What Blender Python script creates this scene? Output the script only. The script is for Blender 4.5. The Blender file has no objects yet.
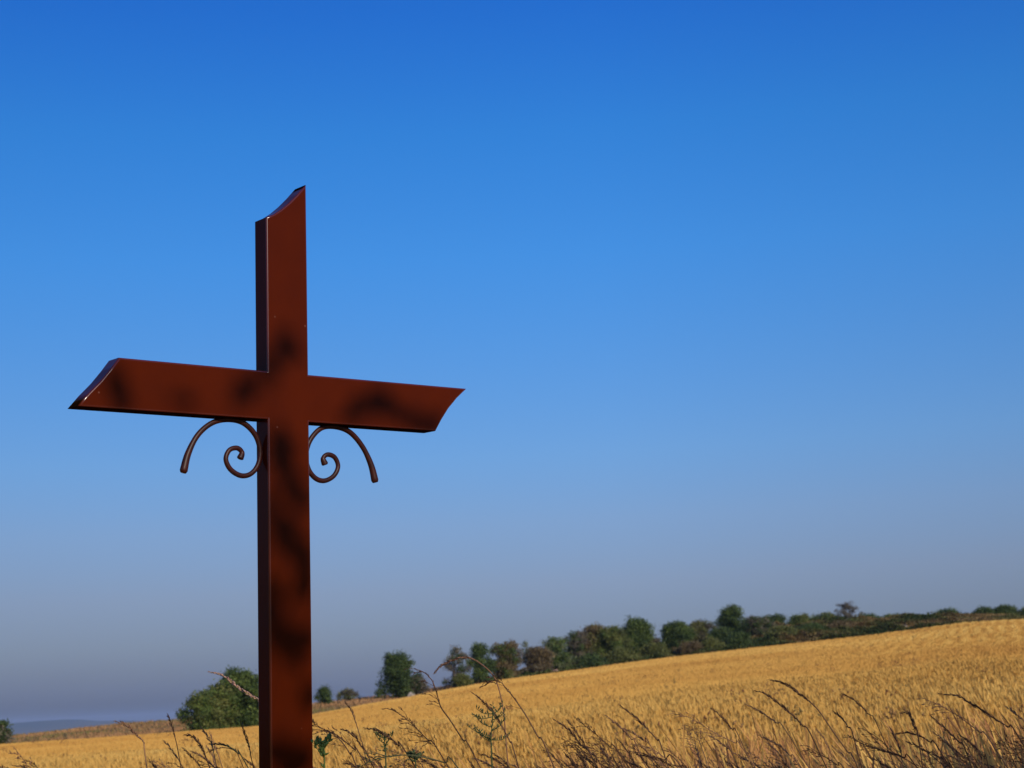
import bpy, bmesh, math, random
import numpy as np
from mathutils import Vector, Matrix, noise

random.seed(7)
rng = np.random.default_rng(7)
sc = bpy.context.scene
COL = sc.collection
rad = math.radians

# ------------------------------------------------------------------ camera
F, PITCH, ROLL = 1600.0, rad(11.3402), rad(2.6317)
_rt0, _up0 = Vector((1, 0, 0)), Vector((0, -math.sin(PITCH), math.cos(PITCH)))
FW = Vector((0, math.cos(PITCH), math.sin(PITCH)))
RT = _rt0 * math.cos(ROLL) - _up0 * math.sin(ROLL)
UP = _up0 * math.cos(ROLL) + _rt0 * math.sin(ROLL)
cam = bpy.data.cameras.new('camera')
camo = bpy.data.objects.new('camera', cam)
COL.objects.link(camo)
camo.matrix_world = Matrix(((RT.x, UP.x, -FW.x, 0), (RT.y, UP.y, -FW.y, 0), (RT.z, UP.z, -FW.z, 0), (0, 0, 0, 1)))
cam.sensor_width = 17.3
cam.lens = F / 1024 * 17.3
cam.clip_start = 0.05
cam.clip_end = 60000
cam.dof.use_dof = True
cam.dof.focus_distance = 4.25
cam.dof.aperture_fstop = 4.5
sc.camera = camo

# ------------------------------------------------------------------ sky, sun, exposure
SUN_AZ, SUN_EL = rad(142), rad(21)          # clockwise from +Y
SUN = Vector((math.sin(SUN_AZ) * math.cos(SUN_EL), math.cos(SUN_AZ) * math.cos(SUN_EL), math.sin(SUN_EL)))
world = bpy.data.worlds.new('World')
sc.world = world
world.use_nodes = True
wn, wl = world.node_tree.nodes, world.node_tree.links
wn.clear()
wout = wn.new('ShaderNodeOutputWorld')
bg = wn.new('ShaderNodeBackground')
bg.inputs['Strength'].default_value = 0.10
sky = wn.new('ShaderNodeTexSky')
sky.sky_type = 'NISHITA'
sky.sun_disc = False
sky.sun_elevation = SUN_EL
sky.sun_rotation = SUN_AZ
sky.altitude = 600
sky.air_density = 1.0
sky.dust_density = 1.0
sky.ozone_density = 1.5
geo = wn.new('ShaderNodeTexCoord')
sep = wn.new('ShaderNodeSeparateXYZ')
ramp = wn.new('ShaderNodeValToRGB')
mul = wn.new('ShaderNodeVectorMath'); mul.operation = 'MULTIPLY'
wl.new(geo.outputs['Generated'], sep.inputs[0])
wl.new(sep.outputs['Z'], ramp.inputs[0])
SKY_RAMP = [(0.0, (0.1257, 0.1434, 0.251)), (0.0177, (0.2514, 0.2988, 0.5975)), (0.0426, (0.3726, 0.4119, 0.6717)), (0.0725, (0.4784, 0.5071, 0.7657)), (0.1112, (0.5316, 0.6381, 0.9407)), (0.1524, (0.4968, 0.757, 1.1444)), (0.2741, (0.3057, 0.9003, 1.5774)), (0.3472, (0.2147, 0.8815, 1.6782)), (0.4166, (0.1419, 0.7386, 1.7566)), (0.62, (0.1348, 0.7017, 1.6688))]
ramp_gain = wn.new('ShaderNodeVectorMath'); ramp_gain.operation = 'SCALE'; ramp_gain.inputs['Scale'].default_value = 2.0
while len(ramp.color_ramp.elements) < len(SKY_RAMP):
    ramp.color_ramp.elements.new(0.5)
for e_, (p_, c_) in zip(ramp.color_ramp.elements, SKY_RAMP):
    e_.position = p_
    e_.color = (c_[0] / 2, c_[1] / 2, c_[2] / 2, 1)
wl.new(sky.outputs[0], mul.inputs[0])
wl.new(ramp.outputs[0], ramp_gain.inputs[0]); wl.new(ramp_gain.outputs[0], mul.inputs[1])
side = wn.new('ShaderNodeMapRange')
side.inputs['From Min'].default_value = -0.33; side.inputs['From Max'].default_value = 0.06
side.inputs['To Min'].default_value = 0.82; side.inputs['To Max'].default_value = 1.0
wl.new(sep.outputs['X'], side.inputs['Value'])
sidem = wn.new('ShaderNodeVectorMath'); sidem.operation = 'SCALE'
wl.new(mul.outputs[0], sidem.inputs[0]); wl.new(side.outputs[0], sidem.inputs['Scale'])
wl.new(sidem.outputs[0], bg.inputs['Color'])
wl.new(bg.outputs[0], wout.inputs['Surface'])

sl = bpy.data.lights.new('sun', 'SUN')
sl.energy = 4.2
sl.angle = rad(0.5)
sl.color = (1.0, 0.86, 0.68)
so = bpy.data.objects.new('sun', sl)
COL.objects.link(so)
so.rotation_euler = SUN.to_track_quat('Z', 'Y').to_euler()
sc.view_settings.view_transform = 'Standard'
sc.view_settings.look = 'None'
sc.view_settings.exposure = 0
sc.view_settings.gamma = 1


# ------------------------------------------------------------------ helpers
def ray(px, py):
    return FW * F + RT * (px - 512) - UP * (py - 384)


def at(px, py, Y):
    d = ray(px, py)
    return d * (Y / d.y)


def angles(px, py):
    d = ray(px, py)
    return math.atan2(d.x, d.y), d.z / math.hypot(d.x, d.y)


def mat(name, color, rough=0.7, spec=0.3, trans=0.0, tint=None, noise_scale=None, noise_col=None, bump=None, coord='Object'):
    m = bpy.data.materials.new(name)
    m.use_nodes = True
    n, l = m.node_tree.nodes, m.node_tree.links
    b = n['Principled BSDF']
    b.inputs['Roughness'].default_value = rough
    b.inputs['Specular IOR Level'].default_value = spec
    b.inputs['Base Color'].default_value = (*color, 1)
    src = None
    if tint:                                   # per-blade variation between given colours
        a = n.new('ShaderNodeAttribute'); a.attribute_name = 'tint'
        r = n.new('ShaderNodeValToRGB')
        cols = tint
        while len(r.color_ramp.elements) < len(cols):
            r.color_ramp.elements.new(0.5)
        for i, e in enumerate(r.color_ramp.elements):
            e.position = i / (len(cols) - 1)
            e.color = (*cols[i], 1)
        l.new(a.outputs['Fac'], r.inputs[0])
        src = r.outputs[0]
    if noise_scale:
        tc = n.new('ShaderNodeTexCoord')
        t = n.new('ShaderNodeTexNoise')
        t.inputs['Scale'].default_value = noise_scale
        t.inputs['Detail'].default_value = 6
        l.new(tc.outputs[coord], t.inputs['Vector'])
        mx = n.new('ShaderNodeMix'); mx.data_type = 'RGBA'
        rr = n.new('ShaderNodeValToRGB')
        rr.color_ramp.elements[0].position = 0.35
        rr.color_ramp.elements[1].position = 0.65
        l.new(t.outputs['Fac'], rr.inputs[0])
        l.new(rr.outputs[0], mx.inputs[0])
        if src: l.new(src, mx.inputs[6])
        else: mx.inputs[6].default_value = (*color, 1)
        mx.inputs[7].default_value = (*noise_col, 1)
        src = mx.outputs[2]
        if bump:
            bp = n.new('ShaderNodeBump')
            bp.inputs['Strength'].default_value = bump
            l.new(t.outputs['Fac'], bp.inputs['Height'])
            l.new(bp.outputs[0], b.inputs['Normal'])
    if src: l.new(src, b.inputs['Base Color'])
    if trans:
        tr = n.new('ShaderNodeBsdfTranslucent')
        tr.inputs['Color'].default_value = (*color, 1)
        if src: l.new(src, tr.inputs['Color'])
        ms = n.new('ShaderNodeMixShader')
        ms.inputs[0].default_value = trans
        l.new(b.outputs[0], ms.inputs[1]); l.new(tr.outputs[0], ms.inputs[2])
        l.new(ms.outputs[0], n['Material Output'].inputs['Surface'])
    return m


def link(name, me, m, parent=None, loc=None):
    o = bpy.data.objects.new(name, me)
    COL.objects.link(o)
    if m: me.materials.append(m)
    if parent: o.parent = parent
    if loc is not None: o.location = loc
    return o


def npmesh(name, V, T, tint=None, smooth=False):
    """triangle mesh from arrays; tint is one value per vertex"""
    me = bpy.data.meshes.new(name)
    V = np.asarray(V, np.float32); T = np.asarray(T, np.int32)
    me.vertices.add(len(V)); me.vertices.foreach_set('co', V.ravel())
    me.loops.add(T.size); me.loops.foreach_set('vertex_index', T.ravel())
    me.polygons.add(len(T))
    me.polygons.foreach_set('loop_start', np.arange(0, T.size, 3, dtype=np.int32))
    me.polygons.foreach_set('loop_total', np.full(len(T), 3, np.int32))
    if smooth: me.polygons.foreach_set('use_smooth', np.ones(len(T), bool))
    me.update(calc_edges=True)
    if tint is not None:
        a = me.attributes.new('tint', 'FLOAT', 'POINT')
        a.data.foreach_set('value', np.asarray(tint, np.float32))
    return me


class Soup:
    def __init__(s): s.V = []; s.T = []; s.C = []; s.n = 0
    def add(s, V, T, c=0.5):
        V = np.asarray(V, np.float32).reshape(-1, 3); T = np.asarray(T, np.int64).reshape(-1, 3)
        s.V.append(V); s.T.append(T + s.n)
        s.C.append(np.broadcast_to(np.asarray(c, np.float32), (len(V),)).copy()); s.n += len(V)
    def tube(s, pts, rads, sides=5, c=0.5, flat=1.0):
        P = np.array([list(p) for p in pts], float); n = len(P)
        R = np.broadcast_to(np.asarray(rads, float), (n,))
        Tn = np.gradient(P, axis=0); Tn /= np.linalg.norm(Tn, axis=1)[:, None] + 1e-12
        ref = np.array([0.13, 0.95, 0.29]); vs = []
        for i in range(n):
            a = np.cross(Tn[i], ref); a /= np.linalg.norm(a) + 1e-9
            b = np.cross(Tn[i], a)
            for k in range(sides):
                t = 2 * math.pi * k / sides
                vs.append(P[i] + R[i] * (a * math.cos(t) + b * math.sin(t) * flat))
        tr = []
        for i in range(n - 1):
            for k in range(sides):
                a0, a1 = i * sides + k, i * sides + (k + 1) % sides
                tr += [(a0, a0 + sides, a1), (a1, a0 + sides, a1 + sides)]
        for k in range(1, sides - 1):
            tr += [(0, k, k + 1), ((n - 1) * sides, (n - 1) * sides + k + 1, (n - 1) * sides + k)]
        s.add(vs, tr, c)
    def spike(s, p, d, ln, w, c=0.5):
        """small pointed seed: stretched octahedron from p along d"""
        d = np.asarray(d, float); d /= np.linalg.norm(d) + 1e-9
        a = np.cross(d, [0.3, 0.5, 0.81]); a /= np.linalg.norm(a) + 1e-9
        b = np.cross(d, a); p = np.asarray(p, float); m = p + d * ln * 0.42
        s.add([p, m + a * w, m + b * w, m - a * w, m - b * w, p + d * ln],
              [(0, 1, 2), (0, 2, 3), (0, 3, 4), (0, 4, 1), (5, 2, 1), (5, 3, 2), (5, 4, 3), (5, 1, 4)], c)
    def mesh(s, name, smooth=False):
        return npmesh(name, np.concatenate(s.V), np.concatenate(s.T), np.concatenate(s.C), smooth)


def tag(o, label=None, cat=None, group=None, kind=None):
    if label: o['label'] = label
    if cat: o['category'] = cat
    if group: o['group'] = group
    if kind: o['kind'] = kind
    return o


def empty(name, loc, rz=0):
    o = bpy.data.objects.new(name, None)
    COL.objects.link(o)
    o.location = loc
    o.rotation_euler = (0, 0, rz)
    o.empty_display_size = 0.3
    return o


# ------------------------------------------------------------------ terrain: polar height function
#   px: column; y of the far edge of the crop (its top) and of the ground skyline behind it; their distances
_K = [(-700, 800, 796, 95, 190), (-200, 762, 757, 92, 170), (0, 743, 736, 95, 150), (130, 734, 722, 98, 150),
      (258, 725, 713, 102, 150), (320, 712, 702, 108, 150), (400, 698, 694, 130, 162), (500, 679, 676, 146, 170),
      (582, 668, 665, 152, 175), (664, 657, 650, 158, 180), (760, 646, 630, 164, 190), (863, 635, 620, 170, 195),
      (966, 621.5, 617.5, 174, 195), (1024, 618, 615, 177, 196), (1250, 603, 601, 185, 205), (1700, 590, 588, 190, 215)]
DS = 1.22
HV = 0.62                                      # height of the crop canopy above the ground
GZ = -1.3
_ph, _E, _zE, _S, _zS = [], [], [], [], []
for px_, ye, ys, E_, S_ in _K:
    E_ *= DS; S_ *= DS
    a_, t_ = angles(px_, ye); _, t2 = angles(px_, ys)
    _ph.append(a_); _E.append(E_); _zE.append(t_ * E_ - HV); _S.append(S_); _zS.append(t2 * S_ - 0.1)
_ph = np.array(_ph)


def edge(phi): return np.interp(phi, _ph, _E)


def ground(phi, r):
    phi = np.asarray(phi, float); r = np.asarray(r, float)
    back = np.clip((np.abs(phi) - 1.2) / 0.7, 0, 1)
    E = np.interp(phi, _ph, _E); zE = np.interp(phi, _ph, _zE) * (1 - back) + GZ * back
    S = np.interp(phi, _ph, _S); zS = np.interp(phi, _ph, _zS) * (1 - back) + GZ * back
    t = np.clip(r / E, 0, 1)
    z = GZ + (zE - GZ) * (0.62 * t + 0.38 * t * t)
    q = np.clip((r - E) / (S - E), 0, 1)
    q = q * q * (3 - 2 * q) * 0.5 + q * 0.5
    z = np.where(r > E, zE + (zS - zE) * q, z)
    far = np.clip((r - S) / 900, 0, None)
    z = np.where(r > S, zS - 55 * (1 - np.exp(-far * 3)) * 1.0 - 0.0 * far, z)
    x, y = r * np.sin(phi), r * np.cos(phi)
    w = np.clip(r / 25, 0, 1) * np.clip((E - r) / 20, 0, 1)
    z = z + w * 0.05 * (np.sin(x * 0.31 + y * 0.11) + np.sin(x * 0.13 - y * 0.19 + 1.3))
    return z


def gz(x, y): return float(ground(math.atan2(x, y), math.hypot(x, y)))


def stand(px, py, Y):
    """ground point below the given sight line, at forward distance Y"""
    p = at(px, py, Y)
    return Vector((p.x, p.y, gz(p.x, p.y)))


na = 480
phis = np.concatenate([np.linspace(-0.62, 0.62, 300), np.linspace(0.62, 2 * math.pi - 0.62, 121)[1:-1]])
rr = np.concatenate([np.linspace(0.0, 6, 14)[1:], np.geomspace(6.5, 260, 120), np.geomspace(275, 16000, 40)])
PH, RR = np.meshgrid(phis, rr)
PHs = (PH + math.pi) % (2 * math.pi) - math.pi
Z = ground(PHs, RR)
V = np.stack([RR * np.sin(PHs), RR * np.cos(PHs), Z], -1).reshape(-1, 3)
nphi = len(phis); T = []
ii, jj = np.meshgrid(np.arange(len(rr) - 1), np.arange(nphi), indexing='ij')
a = ii * nphi + jj; b = ii * nphi + (jj + 1) % nphi; c = a + nphi; d = b + nphi
T = np.concatenate([np.stack([a, d, b], -1).reshape(-1, 3), np.stack([a, c, d], -1).reshape(-1, 3)])
V = np.concatenate([V, [[0, 0, GZ]]])
k = np.arange(nphi)
T = np.concatenate([T, np.stack([np.full(nphi, len(V) - 1), k, (k + 1) % nphi], -1)])
T = T[:, ::-1]
fieldw = np.clip((edge(PHs) + 1 - RR) / 2, 0, 1).reshape(-1)
me = npmesh('ground', V, T, np.concatenate([fieldw, [1]]), True)
m = mat('soil_and_straw', (0.2, 0.12, 0.05), rough=1, spec=0.05, tint=[(0.17, 0.10, 0.045), (0.46, 0.27, 0.075)],
        noise_scale=0.35, noise_col=(0.30, 0.20, 0.07), bump=0.6)
tag(link('ground', me, m), kind='structure')

# far hills across the plain
hs = Soup()
def hillrange(dist, pts, back):
    vs = []; n = len(pts)
    for px_, py_ in pts:
        d = ray(px_, py_); d = d * (dist / math.hypot(d.x, d.y))
        u = Vector((d.x, d.y, 0)).normalized()
        vs += [(d.x - u.x * 900, d.y - u.y * 900, -70), tuple(d), (d.x + u.x * back, d.y + u.y * back, -70)]
    tr = []
    for i in range(n - 1):
        for q in (0, 1):
            a0 = i * 3 + q; tr += [(a0, a0 + 3, a0 + 4), (a0, a0 + 4, a0 + 1)]
    hs.add(vs, tr, 0.5)
hp = [(-260, 726), (-200, 718), (-120, 714), (-60, 717), (-10, 724.5), (15, 723), (40, 721), (62, 719.6), (80, 719.6), (100, 721),
      (125, 720.5), (150, 721.5), (180, 723.5), (230, 723.5), (300, 723)]
hillrange(9500, hp, 1500)
tag(link('hills', hs.mesh('hills', True), mat('far_hill', (0.07, 0.09, 0.07), rough=1, spec=0, noise_scale=0.002, noise_col=(0.12, 0.11, 0.08))), kind='structure')

# ------------------------------------------------------------------ haze over the plain
bmh = bmesh.new()
bmesh.ops.create_cube(bmh, size=1)
for v in bmh.verts: v.co = Vector((v.co.x * 34000, v.co.y * 34000, v.co.z * 152 + 4))
meh = bpy.data.meshes.new('haze'); bmh.to_mesh(meh); bmh.free()
mh = bpy.data.materials.new('thin_haze'); mh.use_nodes = True
hn = mh.node_tree.nodes; hn.clear()
ho = hn.new('ShaderNodeOutputMaterial'); hv = hn.new('ShaderNodeVolumePrincipled')
hv.inputs['Color'].default_value = (0.52, 0.68, 1.0, 1)
hv.inputs['Density'].default_value = 6.0e-5
mh.node_tree.links.new(hv.outputs[0], ho.inputs['Volume'])
tag(link('haze', meh, mh), kind='stuff')

# ------------------------------------------------------------------ crop field
def value_noise(x, y, s, seed=0):
    xs, ys = x / s, y / s
    xi, yi = np.floor(xs).astype(np.int64), np.floor(ys).astype(np.int64)
    fx, fy = xs - xi, ys - yi
    fx = fx * fx * (3 - 2 * fx); fy = fy * fy * (3 - 2 * fy)
    def h(a, b):
        v = (a * 374761393 + b * 668265263 + seed * 1442695041) & 0xffffffff
        v = ((v ^ (v >> 13)) * 1274126177) & 0xffffffff
        return ((v ^ (v >> 16)) & 0xffff) / 65535.0
    return (h(xi, yi) * (1 - fx) + h(xi + 1, yi) * fx) * (1 - fy) + (h(xi, yi + 1) * (1 - fx) + h(xi + 1, yi + 1) * fx) * fy


ROWPHI = math.radians(16.8)
def sample_field(r0, r1, n, power):
    """random points in the wedge; density falls as r^-power"""
    k = 2 - power
    u = rng.random(n)
    r = (r0 ** k + u * (r1 ** k - r0 ** k)) ** (1 / k)
    ph = rng.uniform(-0.50, 0.50, n)
    keep = r < edge(ph) - 0.5 + 1.0 * rng.random(n)
    return r[keep], ph[keep]


def field_attrs(r, ph):
    x, y = r * np.sin(ph), r * np.cos(ph)
    z = ground(ph, r)
    # drilled rows running up the slope, a little wavy
    perp = x * math.cos(ROWPHI) - y * math.sin(ROWPHI)
    along = x * math.sin(ROWPHI) + y * math.cos(ROWPHI)
    perp = perp + 0.22 * np.sin(along * 0.16) + 0.35 * (value_noise(x, y, 17, 3) - 0.5)
    row = np.sin(perp * 2 * math.pi / 1.15)
    big = value_noise(x, y, 22, 1) * 0.5 + value_noise(x, y, 7, 2) * 0.3 + value_noise(x, y, 2.3, 5) * 0.2
    rowamt = np.clip((r - 60) / 60, 0, 1) * np.clip((ph - 0.12) / 0.14, 0.10, 1)
    h = HV * (0.94 + 0.22 * (big - 0.5) + 0.05 * row * rowamt)
    h = h * (0.62 + 0.38 * np.clip(value_noise(x, y, 1.1, 8) * 3.2, 0, 1)) if False else h
    tint = np.clip(0.52 + 0.9 * (big - 0.5) + 0.24 * row * rowamt + rng.normal(0, 0.07, len(r)), 0.02, 0.98)
    # redder, thinner crop beyond the swale at the far left-centre
    return x, y, z, h, tint


def scatter(tV, tT, x, y, z, yaw, sx, sh, tint, tipc=None, lean=None):
    """place a template (unit height) many times"""
    n, m_ = len(x), len(tV)
    c, s = np.cos(yaw), np.sin(yaw)
    P = np.empty((n, m_, 3), np.float32)
    lx = tV[None, :, 0] * sx[:, None]; ly = tV[None, :, 1] * sx[:, None]
    P[:, :, 0] = lx * c[:, None] - ly * s[:, None] + x[:, None]
    P[:, :, 1] = lx * s[:, None] + ly * c[:, None] + y[:, None]
    P[:, :, 2] = tV[None, :, 2] * sh[:, None] + z[:, None]
    if lean is not None:
        k2 = (tV[None, :, 2] ** 2) * sh[:, None]
        P[:, :, 0] += lean[0][:, None] * k2; P[:, :, 1] += lean[1][:, None] * k2
    Tt = (np.asarray(tT)[None] + (np.arange(n) * m_)[:, None, None]).reshape(-1, 3)
    C = np.repeat(tint, m_).astype(np.float32)
    if tipc is not None: C = np.clip(C + np.tile(tipc, n), 0.01, 0.99)
    return P.reshape(-1, 3), Tt, C


# near stalk: thin bent stem, one leaf, a nodding ear with awns (x,y in metres, z in heights)
def near_template():
    s = Soup()
    w = 0.0022
    zs = [0, 0.35, 0.65, 0.84]
    for i in range(3):
        s.add([(-w, 0, zs[i]), (w, 0, zs[i]), (w, 0, zs[i + 1]), (-w, 0, zs[i + 1])], [(0, 1, 2), (0, 2, 3)], 0.0)
    s.add([(0, 0, 0.45), (0.05, 0.03, 0.58), (0.052, 0.034, 0.6), (0.13, 0.05, 0.5)], [(0, 1, 2), (1, 3, 2)], -0.05)
    e = 0.0075
    for (ax, ay) in ((1, 0), (0, 1)):
        s.add([(-0.001, 0, 0.83), (ax * e, ay * e, 0.88), (0.012, 0, 0.97), (-ax * e, -ay * e, 0.9)], [(0, 1, 2), (0, 2, 3)], 0.1)
    for k_ in range(6):
        a_ = k_ * 1.05; h0 = 0.88 + 0.015 * k_
        dx, dy = math.cos(a_) * 0.018, math.sin(a_) * 0.018
        s.add([(0.004, 0.0015, h0), (0.004, -0.0015, h0), (0.012 + dx, dy, h0 + 0.11)], [(0, 1, 2)], 0.14)
    return np.concatenate(s.V), np.concatenate(s.T), np.concatenate(s.C)


def mid_template():
    s = Soup()
    s.add([(-0.0035, 0, 0), (0.0035, 0, 0), (0.003, 0, 0.85), (-0.003, 0, 0.85)], [(0, 1, 2), (0, 2, 3)], 0.0)
    s.add([(0, 0, 0.8), (0.011, 0.003, 0.9), (0.014, 0, 1.06), (-0.010, -0.003, 0.9)], [(0, 1, 2), (0, 2, 3)], 0.1)
    s.add([(0, 0, 0.8), (0.003, 0.011, 0.88), (0.004, 0, 1.0), (-0.003, -0.010, 0.9)], [(0, 1, 2), (0, 2, 3)], 0.1)
    return np.concatenate(s.V), np.concatenate(s.T), np.concatenate(s.C)


def far_template():
    s = Soup()
    s.add([(-0.5, 0, 0.05), (0.5, 0, 0.05), (0.25, 0.1, 1.0), (-0.35, -0.1, 0.9)], [(0, 1, 2), (0, 2, 3)], 0.0)
    return np.concatenate(s.V), np.concatenate(s.T), np.concatenate(s.C)


FV, FT, FC, off = [], [], [], 0
def push(res):
    global off
    FV.append(res[0]); FT.append(res[1] + off); FC.append(res[2]); off += len(res[0])
for (r0, r1, n, power, tpl, wf) in ((8.5, 15, 24000, 0.0, near_template, None),
                                    (8.5, 62, 170000, 0.6, far_template, 'low'),
                                    (14, 45, 200000, 0.5, mid_template, None),
                                    (40, 240, 560000, 1.5, far_template, 0.0008)):
    r, ph = sample_field(r0, r1, n, power)
    x, y, z, h, tint = field_attrs(r, ph)
    tV, tT, tC = tpl()
    n = len(r)
    yaw = rng.uniform(0, 2 * math.pi, n)
    if wf == 'low':
        sx = rng.uniform(0.03, 0.07, n) + r * 0.0006; yaw = -ph + rng.normal(0, 0.9, n); h = h * 0.80; tint = np.clip(tint + 0.08, 0, .98)
    elif wf:
        sx = wf * r * rng.uniform(0.6, 1.5, n); yaw = -ph + rng.normal(0, 0.5, n)
    elif tpl is mid_template:
        sx = 0.75 + r / 34
    else:
        sx = np.full(n, 1.15)
    hh = h * rng.uniform(0.82 if not wf else 0.93, 1.10 if not wf else 1.03, n)
    ls_ = 0.16 if tpl is near_template else (0.10 if tpl is mid_template else 0.05)
    lean = (rng.normal(-0.10, ls_, n), rng.normal(0, ls_, n))
    push(scatter(tV, tT, x, y, z - 0.01, yaw, sx, hh, tint, tC, lean))
me = npmesh('wheat_field', np.concatenate(FV), np.concatenate(FT), np.concatenate(FC))
STRAW = [(0.42, 0.20, 0.045), (0.54, 0.29, 0.066), (0.63, 0.365, 0.088), (0.70, 0.45, 0.125)]
m_wheat = mat('ripe_straw', (0.55, 0.33, 0.09), rough=0.75, spec=0.15, trans=0.25, tint=STRAW)
tag(link('wheat_field', me, m_wheat), kind='stuff')
del FV, FT, FC

# brown dock and thistle tops scattered through the crop
n = 260
r = 16 + 130 * rng.random(n) ** 1.3; ph = rng.uniform(-.45, .45, n)
dk = Soup(); Rd = random.Random(4)
for r_i, p_i in zip(r, ph):
    x0, y0 = r_i * math.sin(p_i), r_i * math.cos(p_i)
    if r_i > float(edge(p_i)) - 3: continue
    z0 = float(ground(p_i, r_i)); top = HV * Rd.uniform(.95, 1.28); t0 = Rd.random()
    dk.tube([(x0, y0, z0), (x0 + Rd.gauss(0, .02), y0, z0 + top)], [.004, .002], 3, t0)
    for _ in range(Rd.randint(6, 22)):
        hgt_ = Rd.uniform(.72, 1) * top; sp = .03 + .05 * Rd.random()
        dk.spike((x0 + Rd.gauss(0, sp * 1.6), y0 + Rd.gauss(0, sp * 1.6), z0 + hgt_), (Rd.gauss(0, .6), Rd.gauss(0, .6), 1), Rd.uniform(.04, .09), Rd.uniform(.008, .018), t0)
tag(link('field_weeds', dk.mesh('field_weeds'), mat('dock_brown', (.15, .07, .04), rough=.9, spec=.05, tint=[(.14, .06, .03), (.24, .12, .05), (.16, .13, .05)])), kind='stuff')

# ------------------------------------------------------------------ dry grass strip, embankment scrub
def blades(name, r, ph, h, w, tint, m, lab=None):
    x, y = r * np.sin(ph), r * np.cos(ph)
    tV = np.array([(-0.5, 0, 0), (0.5, 0, 0), (0.1, 0, 1.0)], np.float32)
    V_, T_, C_ = scatter(tV, [(0, 1, 2)], x, y, ground(ph, r) - 0.02, rng.uniform(0, 6.28, len(r)), w, h, tint, None,
                         (rng.normal(-0.2, 0.3, len(r)), rng.normal(0, 0.3, len(r))))
    o = link(name, npmesh(name, V_, T_, C_), m)
    tag(o, kind='stuff')
n = 90000
ph = rng.uniform(-0.5, 0.5, n); E = edge(ph); Sx = np.interp(ph, _ph, _S)
u = rng.random(n) ** 1.3
r = E - 0.5 + u * (Sx - E + 6)
x, y = r * np.sin(ph), r * np.cos(ph)
nz = value_noise(x, y, 9, 11) * 0.6 + value_noise(x, y, 2.5, 12) * 0.4
tint = np.clip(0.55 + 1.3 * (nz - 0.5) + rng.normal(0, 0.1, n), 0.01, 0.99)
m_dry = mat('dry_grass', (0.3, 0.17, 0.08), rough=0.9, spec=0.05, trans=0.15,
            tint=[(0.10, 0.115, 0.03), (0.19, 0.16, 0.05), (0.27, 0.155, 0.07), (0.33, 0.18, 0.08), (0.38, 0.21, 0.09)])
blades('dry_grass', r, ph, rng.uniform(0.08, 0.28, n) * (0.6 + 0.8 * nz), rng.uniform(0.06, 0.22, n), tint, m_dry)

# low scrub covering the bank under the trees (right half)
n = 110000
ph = rng.uniform(-0.03, 0.50, n)
E = edge(ph); Sx = np.interp(ph, _ph, _S)
u = rng.random(n)
r = E + 0.8 + u * (Sx - E + 3)
x, y = r * np.sin(ph), r * np.cos(ph)
cl = value_noise(x, y, 3.2, 21) * 0.6 + value_noise(x, y, 1.3, 22) * 0.4
keep = (cl > 0.42 - 0.12 * (ph > 0.1)) & (ph > -0.02 + 0.03 * rng.random(n))
r, ph, cl, x, y = r[keep], ph[keep], cl[keep], x[keep], y[keep]
n = len(r)
hh = (cl - 0.3) * 1.8 * (0.6 + 0.5 * np.clip(ph / 0.2, 0, 1)) * (1 - 0.6 * np.clip((ph - 0.25) / 0.03, 0, 1))
kind = value_noise(x, y, 5, 23)
tint = np.clip(kind * 1.15 - 0.05 + rng.normal(0, 0.1, n), 0.01, 0.99)
lv = rng.random(n) ** 0.6 * hh
tV = np.array([(-0.5, 0, 0), (0.5, 0.1, 0.2), (0, 0.5, 1.0), (-0.1, -0.4, 0.8)], np.float32)
V_, T_, C_ = scatter(tV, [(0, 1, 2), (0, 3, 1)], x, y, ground(ph, r) + lv, rng.uniform(0, 6.28, n),
                     rng.uniform(0.18, 0.42, n), rng.uniform(0.15, 0.35, n), tint)
m_scrub = mat('scrub_leaves', (0.08, 0.08, 0.03), rough=0.8, spec=0.1, trans=0.15,
              tint=[(0.055, 0.085, 0.024), (0.10, 0.125, 0.034), (0.18, 0.165, 0.05), (0.25, 0.17, 0.065), (0.36, 0.23, 0.09)])
tag(link('scrub', npmesh('scrub', V_, T_, C_), m_scrub), kind='stuff')

# ------------------------------------------------------------------ trees and bushes
bark = mat('bark', (0.09, 0.07, 0.055), rough=0.95, spec=0.1, noise_scale=6, noise_col=(0.05, 0.04, 0.03), bump=0.5)
LEAF = {
    'dark': [(0.029, 0.051, 0.015), (0.056, 0.087, 0.022), (0.104, 0.138, 0.033)],
    'green': [(0.044, 0.072, 0.018), (0.091, 0.131, 0.026), (0.165, 0.211, 0.046)],
    'olive': [(0.059, 0.074, 0.022), (0.128, 0.138, 0.033), (0.201, 0.198, 0.053)],
    'red': [(0.073, 0.058, 0.026), (0.144, 0.100, 0.046), (0.213, 0.154, 0.066)],
    'purple': [(0.083, 0.067, 0.048), (0.132, 0.109, 0.075), (0.189, 0.164, 0.101)],
    'grey': [(0.085, 0.102, 0.048), (0.146, 0.166, 0.077), (0.207, 0.224, 0.105)],
}
LM = {k: mat('leaves_' + k, v[1], rough=0.6, spec=0.25, trans=0.22, tint=v) for k, v in LEAF.items()}


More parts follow.
